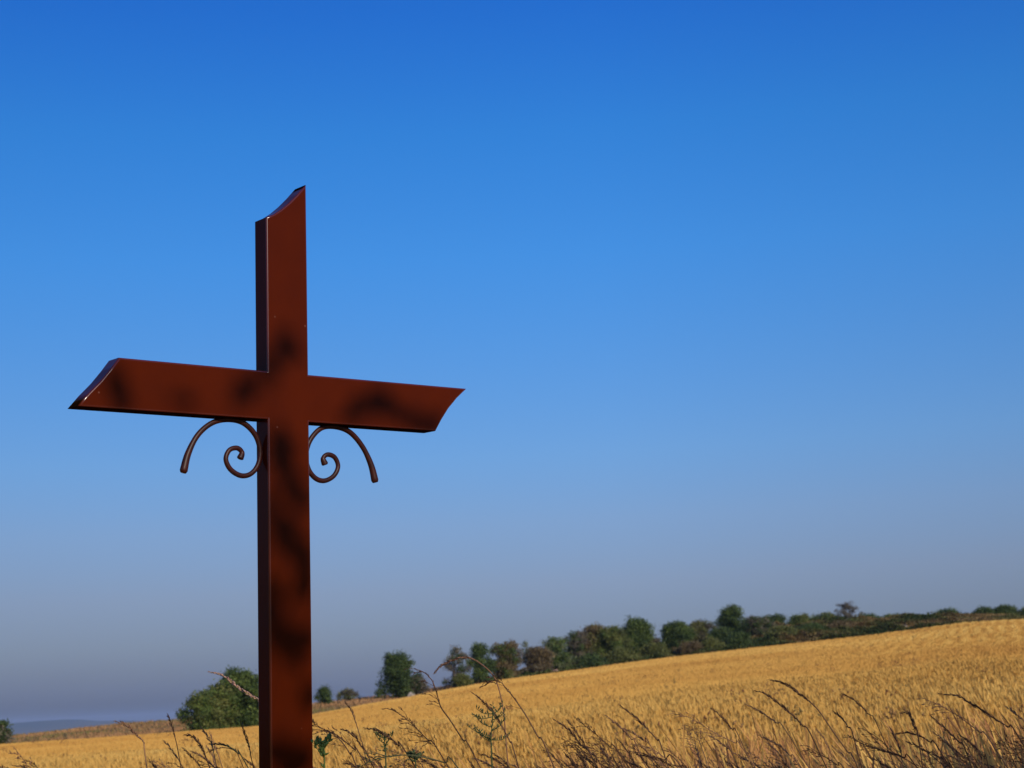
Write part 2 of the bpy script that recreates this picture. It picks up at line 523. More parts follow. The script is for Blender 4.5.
def tree(name, cat, label, base, H, W, style, dens=1.0, leaf=0.20, low=0.0, style2=None, seed=0, group=None, sparse=False, D=None):
    """trunk with limbs, crown of leaf clumps along the outer part of uneven lobes"""
    R_ = np.random.default_rng(seed + 100)
    root = empty(name, base)
    tag(root, label, cat, group)
    D = D or W * 0.8
    # lobes
    nl = int(17 + 3.4 * W) if not sparse else int(8 + W)
    lobes = []
    for i in range(nl):
        t = (i + R_.random()) / nl
        hz = low * H + (H * 0.96 - low * H) * (0.08 + 0.84 * t)
        prof = float(np.interp((hz / H - low) / (1 - low), [0, .12, .35, .6, .8, 1], [.62, .85, 1, .86, .6, .3])) * R_.uniform(.62, 1.22)
        a_ = i * 2.4 + R_.random(); q = 0.88 * math.sqrt(R_.random())
        rx = (0.08 + 0.17 * R_.random() ** 1.6) * W
        lobes.append((math.cos(a_) * q * (W / 2 - rx * 0.35) * prof, math.sin(a_) * q * (D / 2) * prof, min(hz, H - rx * 0.62), rx,
                      rx * (0.62 + 0.3 * R_.random()), R_.random()))
    lobes.append((R_.normal(0, 0.10) * W, 0, H - 0.12 * W, 0.15 * W, 0.12 * W, 0.5))
    for i in range(14):                      # small sprays that break the outline
        t = R_.random(); a_ = R_.random() * 6.283
        hz = H * (low + (1 - low) * (0.12 + 0.86 * t))
        pf = float(np.interp(t, [0, .35, .6, .8, 1], [.85, 1, .88, .66, .25])) * R_.uniform(.95, 1.18)
        rx = R_.uniform(.045, .085) * W
        lobes.append((math.cos(a_) * pf * W / 2, math.sin(a_) * pf * D / 2, hz, rx, rx * R_.uniform(.8, 1.5), R_.random()))
    tk = Soup()
    tr_r = 0.028 * H + 0.02
    top = Vector((lobes[-1][0] * 0.6, 0, H * 0.72))
    pts = [Vector((0, 0, -0.15)), Vector((R_.normal(0, .03) * H, R_.normal(0, .03) * H, H * 0.25)),
           Vector((R_.normal(0, .04) * H, R_.normal(0, .04) * H, H * 0.5)), top]
    tk.tube(pts, [tr_r * 1.25, tr_r, tr_r * 0.7, tr_r * 0.25], 6)
    for (lx, ly, lz, rx, rz, _) in lobes[:10]:
        s0 = R_.uniform(0.1, 0.6)
        p0 = pts[0].lerp(pts[3], s0); p1 = Vector((lx, ly, lz))
        mid = p0.lerp(p1, 0.5) + Vector((0, 0, -0.06 * H))
        tk.tube([p0, mid, p1, p1 + (p1 - mid) * 0.35], [tr_r * 0.5, tr_r * 0.32, tr_r * 0.16, tr_r * 0.06], 4)
        if sparse:
            for _k in range(7):
                dv = Vector((R_.normal(), R_.normal(), R_.normal() + 0.5)).normalized()
                tk.tube([p1.lerp(mid, R_.random() * 0.5), p1 + dv * rx * 0.6, p1 + dv * rx * 1.25], [tr_r * 0.2, tr_r * 0.12, tr_r * 0.05], 3)
    link('trunk', tk.mesh('trunk', True), bark, root)
    # leaf clumps
    def crown(sel, style_, nm):
        Vs, Cs = [], []
        for (lx, ly, lz, rx, rz, lc) in sel:
            ncl = int((26 if not sparse else 12) * dens * (rx / 0.8) ** 1.6) + 6
            for _c in range(ncl):
                d = R_.normal(size=3); d /= np.linalg.norm(d)
                q = (0.45 + 0.75 * R_.random()) if not sparse else (0.3 + 0.85 * R_.random())
                cc = np.array([lx, ly, lz]) + d * q * np.array([rx, rx, rz])
                if cc[2] < 0.08 * H * (0.3 + R_.random()): cc[2] = 0.08 * H * R_.random() + 0.05
                nlv = 16
                P = cc + R_.normal(size=(nlv, 3)) * leaf * np.array([1.15, 1.15, 0.8])
                u = R_.normal(size=(nlv, 3)); u /= np.linalg.norm(u, axis=1)[:, None]
                v = np.cross(u, R_.normal(size=(nlv, 3))); v /= np.linalg.norm(v, axis=1)[:, None]
                s_ = leaf * R_.uniform(0.35, 0.85, nlv)[:, None]
                Vs.append(np.stack([P - u * s_ * .6, P + v * s_ * .45, P + u * s_ * .8, P - v * s_ * .4], 1).reshape(-1, 3))
                tt = np.clip(0.45 + (lc - 0.5) * 0.5 + R_.normal(0, 0.18) + R_.normal(0, 0.12, nlv), 0.02, 0.98)
                Cs.append(np.repeat(tt, 4))
        if not Vs: return
        V_ = np.concatenate(Vs); n_ = len(V_) // 4
        base_i = np.arange(n_)[:, None] * 4
        T_ = np.concatenate([base_i + [0, 1, 2], base_i + [0, 2, 3]])
        link(nm, npmesh(nm, V_, T_, np.concatenate(Cs)), LM[style_], root)
    if style2:
        crown(lobes[::2] + lobes[1::6], style, 'crown'); crown(lobes[3::2], style2, 'crown')
    else:
        crown(lobes, style, 'crown')
    return root


TG = 'trees and bushes along the far edge of the field'
# px centre, px width, top y, base y, forward distance, kind, style, style2, options, label
TREES = [
 (-1, 14, 723, 746, 96, 'bush', 'dark', 'purple', {}, 'small dark bush cut by the left edge of the photo'),
 (204, 38, 696, 728, 101, 'bush', 'green', 'olive', dict(dens=1.3), 'lower left bush of the green thicket left of the post, sloping down to the field'),
 (221, 42, 684, 728, 103, 'bush', 'olive', 'green', dict(dens=1.4), 'middle bush of the green thicket left of the post'),
 (244, 62, 668, 726, 104, 'tree', 'green', 'dark', dict(dens=1.4), 'tallest green tree of the thicket left of the post, partly behind the post'),
 (268, 26, 700, 722, 106, 'bush', 'olive', None, {}, 'small olive bush hidden behind the lower post'),
 (325, 13, 687, 705, 140, 'bush', 'dark', None, dict(leaf=0.16), 'small pointed bush just right of the post on the skyline'),
 (348, 19, 690, 702, 150, 'bush', 'olive', 'purple', dict(sparse=True, leaf=0.14), 'low sparse bush between the pointed bush and the round lone tree'),
 (398, 41, 652, 695, 148, 'tree', 'dark', None, dict(dens=1.5), 'lone round dark green tree standing on the skyline right of the post'),
 (417, 18, 676, 695, 149, 'bush', 'purple', None, {}, 'small purple-brown bush at the right foot of the lone round tree'),
 (456, 25, 647, 684, 152, 'tree', 'purple', 'dark', dict(sparse=True, dens=1.2), 'thin purple-grey tree at the left end of the tree row'),
 (481, 24, 644, 681, 154, 'tree', 'dark', 'green', dict(dens=1.3), 'narrow dark green tree, second in the tree row'),
 (507, 34, 641, 679, 156, 'tree', 'red', 'green', dict(dens=1.3), 'red-brown tree with green lower crown, third in the tree row'),
 (528, 17, 641, 676, 160, 'tree', 'grey', None, dict(sparse=True, leaf=0.15), 'thin grey-green tree with sky showing through its crown'),
 (540, 32, 648, 675, 158, 'bush', 'red', 'purple', dict(dens=1.2), 'low red-brown bush left of the bright green round tree'),
 (556, 28, 638, 672, 160, 'tree', 'green', 'grey', dict(dens=1.4), 'bright green round tree behind the pale rocks'),
 (577, 26, 632, 669, 166, 'tree', 'purple', 'dark', dict(dens=1.3), 'dark purple-green tree right of the bright green round tree'),
 (594, 38, 625, 668, 168, 'tree', 'red', 'olive', dict(dens=1.4), 'tall brown and olive tree in the middle of the row'),
 (614, 34, 627, 665, 167, 'tree', 'olive', 'green', dict(dens=1.4), 'broad olive tree right of the tall brown one'),
 (638, 40, 620, 662, 172, 'tree', 'green', 'dark', dict(dens=1.5), 'wide domed green tree left of the gap in the row'),
 (656, 16, 639, 658, 172, 'bush', 'purple', None, {}, 'small purple bush in the gap of the row'),
 (678, 34, 623, 656, 172, 'tree', 'dark', 'green', dict(dens=1.5), 'round dark green tree right of the gap in the row'),
 (701, 30, 621, 652, 178, 'tree', 'olive', 'purple', dict(dens=1.3), 'pointed olive and purple tree left of the tallest dark tree'),
 (733, 34, 607, 646, 188, 'tree', 'dark', 'green', dict(dens=1.6), 'tallest dark green tree of the right half on the skyline'),
 (722, 22, 629, 650, 174, 'bush', 'dark', None, {}, 'dark bush below the tallest dark green tree'),
 (757, 30, 618, 641, 180, 'bush', 'purple', 'dark', {}, 'purple and dark green bush right of the tallest tree'),
 (776, 28, 615, 634, 192, 'bush', 'dark', None, {}, 'low dark bush at the left start of the long hedge'),
 (801, 30, 616, 632, 193, 'bush', 'green', 'olive', {}, 'low green bush in the hedge, second from its left start'),
 (826, 30, 615, 630, 193, 'bush', 'dark', 'olive', {}, 'low dark bush in the hedge left of the bare-looking tree'),
 (849, 24, 602, 626, 194, 'tree', 'purple', None, dict(sparse=True, leaf=0.15, dens=1.2, low=0.35), 'bare-looking grey-brown tree sticking up above the hedge'),
 (868, 32, 616, 628, 194, 'bush', 'dark', 'green', {}, 'low dark bush in the hedge right of the bare-looking tree'),
 (893, 30, 616, 626, 194, 'bush', 'olive', 'green', {}, 'low olive bush in the hedge near the pale stone'),
 (917, 26, 616, 625, 194, 'bush', 'olive', 'red', {}, 'low brown and olive bush left of the rounded hedge bush'),
 (946, 34, 611, 625, 192, 'bush', 'dark', 'green', dict(dens=1.3), 'rounded green hedge bush rising left of the dry gap'),
 (968, 18, 616, 622, 192, 'bush', 'red', None, {}, 'small rusty bush in the dry gap of the hedge'),
 (985, 26, 609, 621, 190, 'bush', 'dark', None, dict(dens=1.3), 'dark bush at the right field corner, left one of the close pair'),
 (1006, 30, 607, 620, 190, 'bush', 'dark', 'green', dict(dens=1.3), 'dark bush at the right field corner, taller one of the close pair'),
 (1030, 30, 608, 619, 190, 'bush', 'olive', 'dark', dict(dens=1.3), 'dark olive bush cut by the right edge of the photo'),
]
for i, (px, pw, yt, yb, Y, kd, st, st2, op, lab) in enumerate(TREES):
    Y *= DS
    b = stand(px, yb, Y)
    tp = at(px, yt, Y)
    H = max(tp.z - b.z, 0.8)
    W = pw / F * Y * 1.0
    tree('tree' if kd == 'tree' else 'bush', kd, lab, b, H, W, st, style2=st2, seed=i * 7, group=TG, **op)

# under-bushes between the row trees (individual low shrubs on the bank)
UB = [(462, 14, 676, 683, 150, 'olive'), (655, 30, 645, 657, 164, 'olive'), (622, 34, 650, 663, 160, 'olive'), (690, 26, 643, 653, 166, 'red'),
      (712, 24, 640, 650, 168, 'olive'), (738, 26, 634, 647, 170, 'dark'), (592, 30, 655, 667, 156, 'dark'), (780, 30, 628, 641, 174, 'olive'),
      (812, 28, 625, 636, 178, 'dark'), (842, 26, 623, 634, 180, 'red')]
UL = ['low olive scrub bush at the foot of the thin purple-grey tree', 'low olive shrub on the bank in the gap of the row',
      'low olive shrub at the foot of the wide domed tree', 'low red-brown shrub at the foot of the round dark tree',
      'low olive shrub at the foot of the pointed tree', 'dark low shrub on the bank below the tallest dark tree',
      'dark low shrub under the tall brown tree beside the pale rocks', 'low olive shrub on the dry bank right of the tallest tree',
      'dark low shrub on the dry bank below the hedge', 'red-brown shrub on the bank below the bare-looking tree']
for i, ((px, pw, yt, yb, Y, st), lab) in enumerate(zip(UB, UL)):
    Y *= DS; b = stand(px, yb, Y); tp = at(px, yt, Y)
    tree('bush', 'bush', lab, b, max(tp.z - b.z, 0.7), pw / F * Y, st, seed=400 + i, group=TG)


def rock(label, px, py, Y, w, h, col, seed):
    R_ = random.Random(seed)
    bm = bmesh.new()
    bmesh.ops.create_icosphere(bm, subdivisions=3, radius=1)
    for v in bm.verts:
        f = 1 + 0.35 * noise.noise(v.co * 1.7 + Vector((seed, 0, 0))) + 0.12 * noise.noise(v.co * 5)
        v.co = Vector((v.co.x * w / 2, v.co.y * w / 2 * 0.8, v.co.z * h / 2)) * f
    me = bpy.data.meshes.new('rock'); bm.to_mesh(me); bm.free()
    Y *= DS; b = stand(px, py, Y)
    o = link('rock', me, mat('stone', col, rough=0.95, spec=0.1, noise_scale=3, noise_col=tuple(c * 0.6 for c in col), bump=0.6), loc=b + Vector((0, 0, h * 0.3)))
    tag(o, label, 'rock', 'pale rocks at the foot of the tree row')
rock('orange-pink rock heap in front of the bright green round tree', 556, 666, 155, 1.6, 0.85, (0.42, 0.25, 0.16), 1)
rock('long pale rock just right of the orange-pink heap', 578, 664.5, 156, 1.3, 0.8, (0.5, 0.42, 0.35), 2)
rock('flat pale rock farthest right of those by the round tree', 570, 666, 156, 0.9, 0.6, (0.45, 0.33, 0.25), 3)
rock('pale rock at the right foot of the lone round tree', 411, 694, 140, 0.8, 0.9, (0.36, 0.30, 0.24), 4)
rock('pale stone lying in the hedge on the right', 902, 628, 176, 1.6, 0.7, (0.30, 0.24, 0.18), 5)

# ------------------------------------------------------------------ the cross
YAW, LX, LY = rad(40.4627), rad(2.4663), rad(-1.0722)
M3 = (Matrix.Rotation(YAW, 3, 'Z') @ Matrix.Rotation(LX, 3, 'X') @ Matrix.Rotation(LY, 3, 'Y'))
CPOS = Vector((-0.5927, 4.1036, 0))
hw, hr, CD, ZT, ZB = 0.0603, 0.0642, 0.0600, 0.873, 0.7475
zbot = -1.38
out = [(-hw, zbot), (hr, zbot), (hr, ZB), (0.4800, ZB), (0.5014, 0.7800), (0.5270, 0.8135), (0.5585, 0.8455), (0.5945, ZT + 0.002),
       (hr, ZT), (hr, 1.388), (0.0355, 1.3555), (0.0109, 1.3305), (-0.0134, 1.3090), (-0.037, 1.2920), (-hw, 1.2800), (-hw, ZT), (-0.4740, ZT),
       (-0.4955, 0.8440), (-0.5215, 0.8120), (-0.5518, 0.7805), (-0.580, ZB), (-hw, ZB)]
bm = bmesh.new()
fr = [bm.verts.new((x, 0, z)) for x, z in out]
bk = [bm.verts.new((x, CD, z)) for x, z in out]
N = len(out)
ff = bm.faces.new(fr); fb = bm.faces.new(bk[::-1])
for i in range(N):
    bm.faces.new((fr[(i + 1) % N], fr[i], bk[i], bk[(i + 1) % N]))
bmesh.ops.recalc_face_normals(bm, faces=bm.faces)
be = [e for e in bm.edges if (abs(e.verts[0].co.y - e.verts[1].co.y) < 1e-6) and max(v.co.z for v in e.verts) > zbot + 0.01]
bmesh.ops.bevel(bm, geom=be, offset=0.0042, segments=3, profile=0.5, affect='EDGES', clamp_overlap=True)
# separate into post and two arms, butted end to end
def part_of(bm0, lo, hi):
    b2 = bm0.copy()
    for x_, sgn in ((lo, -1), (hi, 1)):
        if x_ is None: continue
        g = b2.verts[:] + b2.edges[:] + b2.faces[:]
        bmesh.ops.bisect_plane(b2, geom=g, plane_co=(x_, 0, 0), plane_no=(sgn, 0, 0), clear_outer=True)
    me = bpy.data.meshes.new('part'); b2.to_mesh(me); b2.free()
    me.polygons.foreach_set('use_smooth', [True] * len(me.polygons))
    mi = []
    for p in me.polygons:
        nn = p.normal
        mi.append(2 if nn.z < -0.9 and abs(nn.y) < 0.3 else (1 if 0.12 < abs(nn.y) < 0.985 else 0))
    me['mi'] = mi
    return me
paint = mat('brown_enamel', (0.062, 0.0078, 0.0012), rough=0.2, spec=0.035, noise_scale=9, noise_col=(0.054, 0.0070, 0.0014))
pn, pl_ = paint.node_tree.nodes, paint.node_tree.links
tcn = pn.new('ShaderNodeTexCoord')
n1 = pn.new('ShaderNodeTexNoise'); n1.inputs['Scale'].default_value = 5; n1.inputs['Detail'].default_value = 2
n2 = pn.new('ShaderNodeTexNoise'); n2.inputs['Scale'].default_value = 420; n2.inputs['Detail'].default_value = 3
b1 = pn.new('ShaderNodeBump'); b1.inputs['Strength'].default_value = 0.10; b1.inputs['Distance'].default_value = 0.02
b2_ = pn.new('ShaderNodeBump'); b2_.inputs['Strength'].default_value = 0.06; b2_.inputs['Distance'].default_value = 0.001
for t_ in (n1, n2): pl_.new(tcn.outputs['Object'], t_.inputs['Vector'])
pl_.new(n1.outputs['Fac'], b1.inputs['Height']); pl_.new(n2.outputs['Fac'], b2_.inputs['Height'])
pl_.new(b1.outputs[0], b2_.inputs['Normal']); pl_.new(b2_.outputs[0], pn['Principled BSDF'].inputs['Normal'])
# chips: sparse pale specks
vn = pn.new('ShaderNodeTexVoronoi'); vn.inputs['Scale'].default_value = 16; vn.inputs['Randomness'].default_value = 1
cr = pn.new('ShaderNodeValToRGB'); cr.color_ramp.elements[0].position = 0.028; cr.color_ramp.elements[0].color = (1, 1, 1, 1)
cr.color_ramp.elements[1].position = 0.045; cr.color_ramp.elements[1].color = (0, 0, 0, 1)
mx = pn.new('ShaderNodeMix'); mx.data_type = 'RGBA'
pl_.new(tcn.outputs['Object'], vn.inputs['Vector']); pl_.new(vn.outputs['Distance'], cr.inputs[0])
old = pn['Principled BSDF'].inputs['Base Color'].links[0].from_socket
pl_.new(cr.outputs[0], mx.inputs[0]); pl_.new(old, mx.inputs[6]); mx.inputs[7].default_value = (0.13, 0.045, 0.03, 1)
pl_.new(mx.outputs[2], pn['Principled BSDF'].inputs['Base Color'])

scroll_paint = mat('shade_darkened_iron', (0.040, 0.0072, 0.0040), rough=0.42, spec=0.2, noise_scale=60, noise_col=(0.022, 0.006, 0.005), bump=0.25)  # base colour darkened to carry the shade beneath the arms
edge_paint = mat('worn_glint_edge', (0.072, 0.010, 0.005), rough=0.19, spec=0.5)  # bevels lightened and glossier to paint in the ridge highlight, besides wear
under = mat('shade_dark_underside', (0.02, 0.006, 0.005), rough=1, spec=0)  # shade painted on down-facing faces: darker colour, no reflection
cross = empty('wayside_cross', CPOS)
cross.rotation_euler = M3.to_euler()
tag(cross, 'large brown enamelled metal cross with curved pointed ends and scrolls under its arms', 'cross')
EPS = 0.0002
for nm, lo, hi in (('post', -hw - EPS, hr + EPS), ('crossarm', None, -hw - EPS), ('crossarm', hr + EPS, None)):
    me = part_of(bm, lo, hi)
    mi = list(me['mi']); del me['mi']
    o = link(nm, me, paint, cross)
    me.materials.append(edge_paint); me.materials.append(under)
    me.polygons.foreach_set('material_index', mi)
    wm = o.modifiers.new('weighted', 'WEIGHTED_NORMAL'); wm.keep_sharp = True; wm.weight = 80
bm.free()

# scrolls
LS = [(-0.2927, 0.604), (-0.279, 0.6524), (-0.2520, 0.7000), (-0.2125, 0.7325), (-0.167, 0.7445), (-0.1218, 0.7385), (-0.0867, 0.7097), (-0.0725, 0.6690),
      (-0.0795, 0.6320), (-0.1015, 0.6083), (-0.1300, 0.6032), (-0.1590, 0.6176), (-0.1725, 0.6430), (-0.1622, 0.6665), (-0.1400, 0.6730), (-0.1260, 0.6623), (-0.1320, 0.6452)]
def catmull(P, k=8):
    P = [Vector((p[0], 0, p[1])) for p in P]; P = [P[0] * 2 - P[1]] + P + [P[-1] * 2 - P[-2]]
    o = []
    for i in range(1, len(P) - 2):
        for j in range(k):
            t = j / k
            o.append(0.5 * ((2 * P[i]) + (P[i + 1] - P[i - 1]) * t + (2 * P[i - 1] - 5 * P[i] + 4 * P[i + 1] - P[i + 2]) * t * t
                            + (3 * P[i] - P[i - 1] - 3 * P[i + 1] + P[i + 2]) * t ** 3))
    o.append(P[-2]); return o
for sgn, dz in ((1, 0.0), (-1, -0.004)):
    pts = catmull([(x * sgn + (0.006 if sgn > 0 else 0), z + dz * (1 if z < 0.73 else 0)) for x, z in LS])
    s = Soup(); n = len(pts); rs = []
    for i in range(n):
        t = i / (n - 1)
        r_ = 0.0074 * (1 - 0.15 * t) if t > 0.1 else 0.0074 + 0.0035 * (1 - t / 0.1)
        if t > 0.93: r_ = 0.0068 + 0.003 * (t - 0.93) / 0.07
        rs.append(r_)
    rs[0] *= 0.7; rs[-1] *= 0.7
    s.tube([p + Vector((0, CD / 2, 0)) for p in pts], rs, 10, flat=0.8)
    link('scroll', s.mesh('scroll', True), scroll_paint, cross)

# ------------------------------------------------------------------ tree behind the camera that shades cross and verge
def cross_hit(p):
    """where the shadow of point p lands in the plane of the cross front: local x, z"""
    Mi = M3.transposed()
    o = Mi @ (p - CPOS); d = Mi @ (-SUN)
    t = -o.y / d.y
    q = o + d * t
    return q.x, q.z

st_root = empty('shade_tree', (4.9, -3.6, GZ))
tag(st_root, 'leafy tree out of frame behind the photographer that dapples the cross with shade', 'tree')
tk = Soup(); lv = []
TB = Vector((4.9, -3.6, GZ))
tk.tube([TB, TB + Vector((-.1, .1, 1.6)), TB + Vector((.05, 0, 3.2)), TB + Vector((0, .1, 4.6))], [.16, .12, .08, .03], 8)
def leaf_cluster(c, rad_, n, ls=0.05):
    for _ in range(n):
        p = c + Vector((random.gauss(0, 1), random.gauss(0, 1), random.gauss(0, 1))) * rad_ * 0.55
        u = Vector((random.gauss(0, 1), random.gauss(0, 1), random.gauss(0, 1))).normalized()
        v = u.cross(Vector((random.gauss(0, 1), random.gauss(0, 1), random.gauss(0, 1)))).normalized()
        s_ = ls * random.uniform(.7, 1.2)
        lv.append([tuple(p - u * s_), tuple(p + v * s_ * .5), tuple(p + u * s_), tuple(p - v * s_ * .5)])
# (column, row, radius in px) of the soft blotches
BL = []
CH = [([(113, 374), (119, 386), (122, 402)], 9, 1.3), ([(178, 404), (190, 401)], 7, .8), ([(238, 402), (246, 392), (254, 384)], 9, 1.2), ([(254, 384), (268, 368), (282, 354), (292, 342)], 7, .9),
      ([(278, 344), (290, 352)], 9, 1.2), ([(346, 411), (360, 407), (376, 400), (388, 396)], 8, 1.2), ([(376, 402), (392, 408), (408, 418), (426, 424), (438, 418)], 8, 1.3),
      ([(278, 430), (276, 448), (282, 470), (292, 490), (300, 506)], 9, 1.2), ([(274, 500), (276, 522), (284, 545), (292, 560)], 9, 1.1), ([(304, 545), (306, 575), (300, 600)], 9, 1.1),
      ([(275, 585), (277, 610), (282, 635)], 9, 1.0), ([(278, 640), (290, 636), (302, 644), (308, 632)], 10, 1.7), ([(306, 690), (309, 708)], 8, 1.2), ([(276, 752), (290, 762), (303, 758)], 10, 1.4),
      ([(292, 520), (298, 532)], 7, .7), ([(284, 655), (296, 660)], 7, .8)]
for pts_, rad_, w_ in CH:
    for (x0, y0), (x1, y1) in zip(pts_, pts_[1:]):
        k_ = max(int(math.hypot(x1 - x0, y1 - y0) / 6), 1)
        for q_ in range(k_ + 1):
            BL.append((x0 + (x1 - x0) * q_ / (k_ + .01) + random.gauss(0, 3), y0 + (y1 - y0) * q_ / (k_ + .01) + random.gauss(0, 3), rad_ * random.uniform(.6, 1.15), w_))
Mi = M3.transposed()
for (bx, by, br, w_) in BL:
    d = Mi @ ray(bx, by); o = Mi @ (-CPOS)
    t = -o.y / d.y
    P = ray(bx, by) * t
    c = P + SUN * random.uniform(7.6, 9.2)
    rr_ = br / F * P.length
    leaf_cluster(c, rr_ * 0.9, max(int(30 * w_ * (br / 14) ** 2), 2), 0.027)
    if random.random() < .14:
        hub = TB + Vector((0, 0, random.uniform(2.6, 3.8)))
        tk.tube([hub, hub.lerp(c, .5) + Vector((0, 0, .15)), c], [.012, .006, .002], 4)
LIT = [at(215, 674, 5.4), at(230, 681, 5.4), at(245, 692, 5.4), at(457, 659, 4.4), at(485, 667, 4.4), at(497, 683, 4.4), at(840, 742, 4.1), at(780, 684, 4.1), at(850, 758, 4.1)]
# body of the crown, kept off the sight of the sun to the cross
for _ in range(185):
    Yt = random.uniform(3.8, 7.2); Xt = random.uniform(-2.6, 4.2)
    zt = random.uniform(-1.2, 0.02 if Yt < 5.6 else -0.2)
    c = Vector((Xt, Yt, zt)) + SUN * random.uniform(8.2, 10.5)
    hx, hz = cross_hit(c)
    if any(((c - L_) - SUN * (c - L_).dot(SUN)).length < 0.42 for L_ in LIT): continue
    if abs(hx) < 0.50 and hz < 1.7: continue
    if abs(hx) < 1.0 and hz > 0.25: continue
    leaf_cluster(c, 0.30, 26, 0.06)
    if random.random() < .3 and abs(hx) > .8:
        hub = TB + Vector((0, 0, random.uniform(1.6, 3.8)))
        tk.tube([hub, hub.lerp(c, .5) + Vector((0, 0, .2)), c], [.03, .015, .004], 4)
link('trunk', tk.mesh('trunk', True), bark, None).parent = st_root
st_root.children[0].matrix_parent_inverse = Matrix.Translation(-TB)
V_ = np.array(lv).reshape(-1, 3); bi = np.arange(len(lv))[:, None] * 4
o = link('crown', npmesh('crown', V_, np.concatenate([bi + [0, 1, 2], bi + [0, 2, 3]]), np.full(len(V_), .5)), LM['green'])
o.parent = st_root; o.matrix_parent_inverse = Matrix.Translation(-TB)

# ------------------------------------------------------------------ foreground grasses
G_DARK = mat('dry_grass_shaded', (0.12, 0.065, 0.04), rough=0.8, spec=0.05, trans=0.2, tint=[(0.085, 0.047, 0.028), (0.17, 0.095, 0.055)])  # tree shade on the stalks put into a darker brown
G_RED = mat('dry_grass_red', (0.26, 0.14, 0.08), rough=0.75, spec=0.15, trans=0.15, tint=[(0.20, 0.10, 0.06), (0.36, 0.20, 0.10)])
G_PALE = mat('dry_grass_sunlit', (0.45, 0.28, 0.2), rough=0.7, spec=0.15, trans=0.2, tint=[(0.36, 0.20, 0.15), (0.58, 0.36, 0.27)])  # paler copy with the sunlight on the head put into its colour
G_GREEN = mat('green_grass_head', (0.07, 0.075, 0.035), rough=0.7, spec=0.15, tint=[(0.05, 0.055, 0.025), (0.10, 0.10, 0.045)])
G_YEL = mat('straw_head', (0.5, 0.36, 0.12), rough=0.7, spec=0.15, trans=0.2, tint=[(0.36, 0.25, 0.09), (0.6, 0.45, 0.16)])


def smooth_path(P, k=5):
    P = [P[0] * 2 - P[1]] + P + [P[-1] * 2 - P[-2]]
    o = []
    for i in range(1, len(P) - 2):
        for j in range(k):
            t = j / k
            o.append(0.5 * ((2 * P[i]) + (P[i + 1] - P[i - 1]) * t + (2 * P[i - 1] - 5 * P[i] + 4 * P[i + 1] - P[i + 2]) * t * t
                            + (3 * P[i] - P[i - 1] - 3 * P[i + 1] + P[i + 2]) * t ** 3))
    o.append(P[-2]); return o


def stalk_path(pix, Y, R_):
    """head and upper stem along the traced bend, then down to its root in the ground"""
    n = len(pix)
    pts = [at(px, py, Y + 0.10 * (1 - i / n)) for i, (px, py) in enumerate(pix)]
    d = (pts[-1] - pts[-2]).normalized()
    last = pts[-1]; g = gz(last.x, last.y)
    drop = last.z - g
    dx = max(min(d.x / max(-d.z, 0.25), 0.9), -0.5)
    pts.append(Vector((last.x + dx * drop * 0.22, last.y + 0.02, last.z - drop * 0.35)))
    pts.append(Vector((last.x + dx * drop * 0.34, last.y + 0.03, last.z - drop * 0.7)))
    pts.append(Vector((last.x + dx * drop * 0.38, last.y + 0.03, g - 0.02)))
    return smooth_path(pts)


def grass_parts(path, headlen, thick, loose, R_, stem_s, head_s, stem_w=0.0013):
    L = [0]
    for a_, b_ in zip(path, path[1:]): L.append(L[-1] + (b_ - a_).length)
    n = len(path)
    stem_s.tube(path, [stem_w * (0.35 + 0.65 * min(l / max(headlen, .01), 1)) for l in L], 4, R_.random())
    # spikelets
    step = 0.0028 if not loose else 0.0055
    l = 0.0
    while l < headlen:
        i = max(k for k in range(n) if L[k] <= l); i = min(i, n - 2)
        t = (l - L[i]) / max(L[i + 1] - L[i], 1e-6)
        p = path[i].lerp(path[i + 1], t)
        up = (path[i] - path[i + 1]).normalized()          # towards the tip
        f = l / headlen
        env = math.sin(math.pi * min(0.02 + 0.95 * f, 1)) ** 0.65
        side = Vector((R_.gauss(0, 1), R_.gauss(0, 1) * .7, R_.gauss(0, 1)))
        side = (side - up * side.dot(up)).normalized()
        if loose:
            # drooping side tufts
            if R_.random() < .42:
                side = (side + Vector((-.7, 0, -.2))).normalized()
                bl = R_.uniform(0.012, 0.042) * (0.35 + f)
                d = (up * 0.75 + side * 0.65).normalized()
                q = p + d * bl
                q2 = q + (d + Vector((-.3, 0, -.35))).normalized() * bl * 0.6
                head_s.tube([p, q, q2], [.0006, .0005, .0004], 3, R_.random())
                for _ in range(5):
                    w = R_.random()
                    base = p.lerp(q, w) if R_.random() < .5 else q.lerp(q2, w)
                    head_s.spike(base, d + Vector((R_.gauss(0, .25), R_.gauss(0, .25), R_.gauss(0, .25))), R_.uniform(.007, .013), .0010 * thick * (0.35 + env * .7), R_.random())
            else:
                head_s.spike(p, up + side * 0.35, R_.uniform(.007, .012), .0010 * thick * (0.35 + env * .7), R_.random())
        else:
            d = up + side * R_.uniform(0.08, 0.34)
            head_s.spike(p + side * .001 * thick * env, d, R_.uniform(.010, .018) * (0.45 + .7 * env), .0011 * thick * (0.3 + env * .8), R_.random())
        l += step * R_.uniform(.6, 1.3)


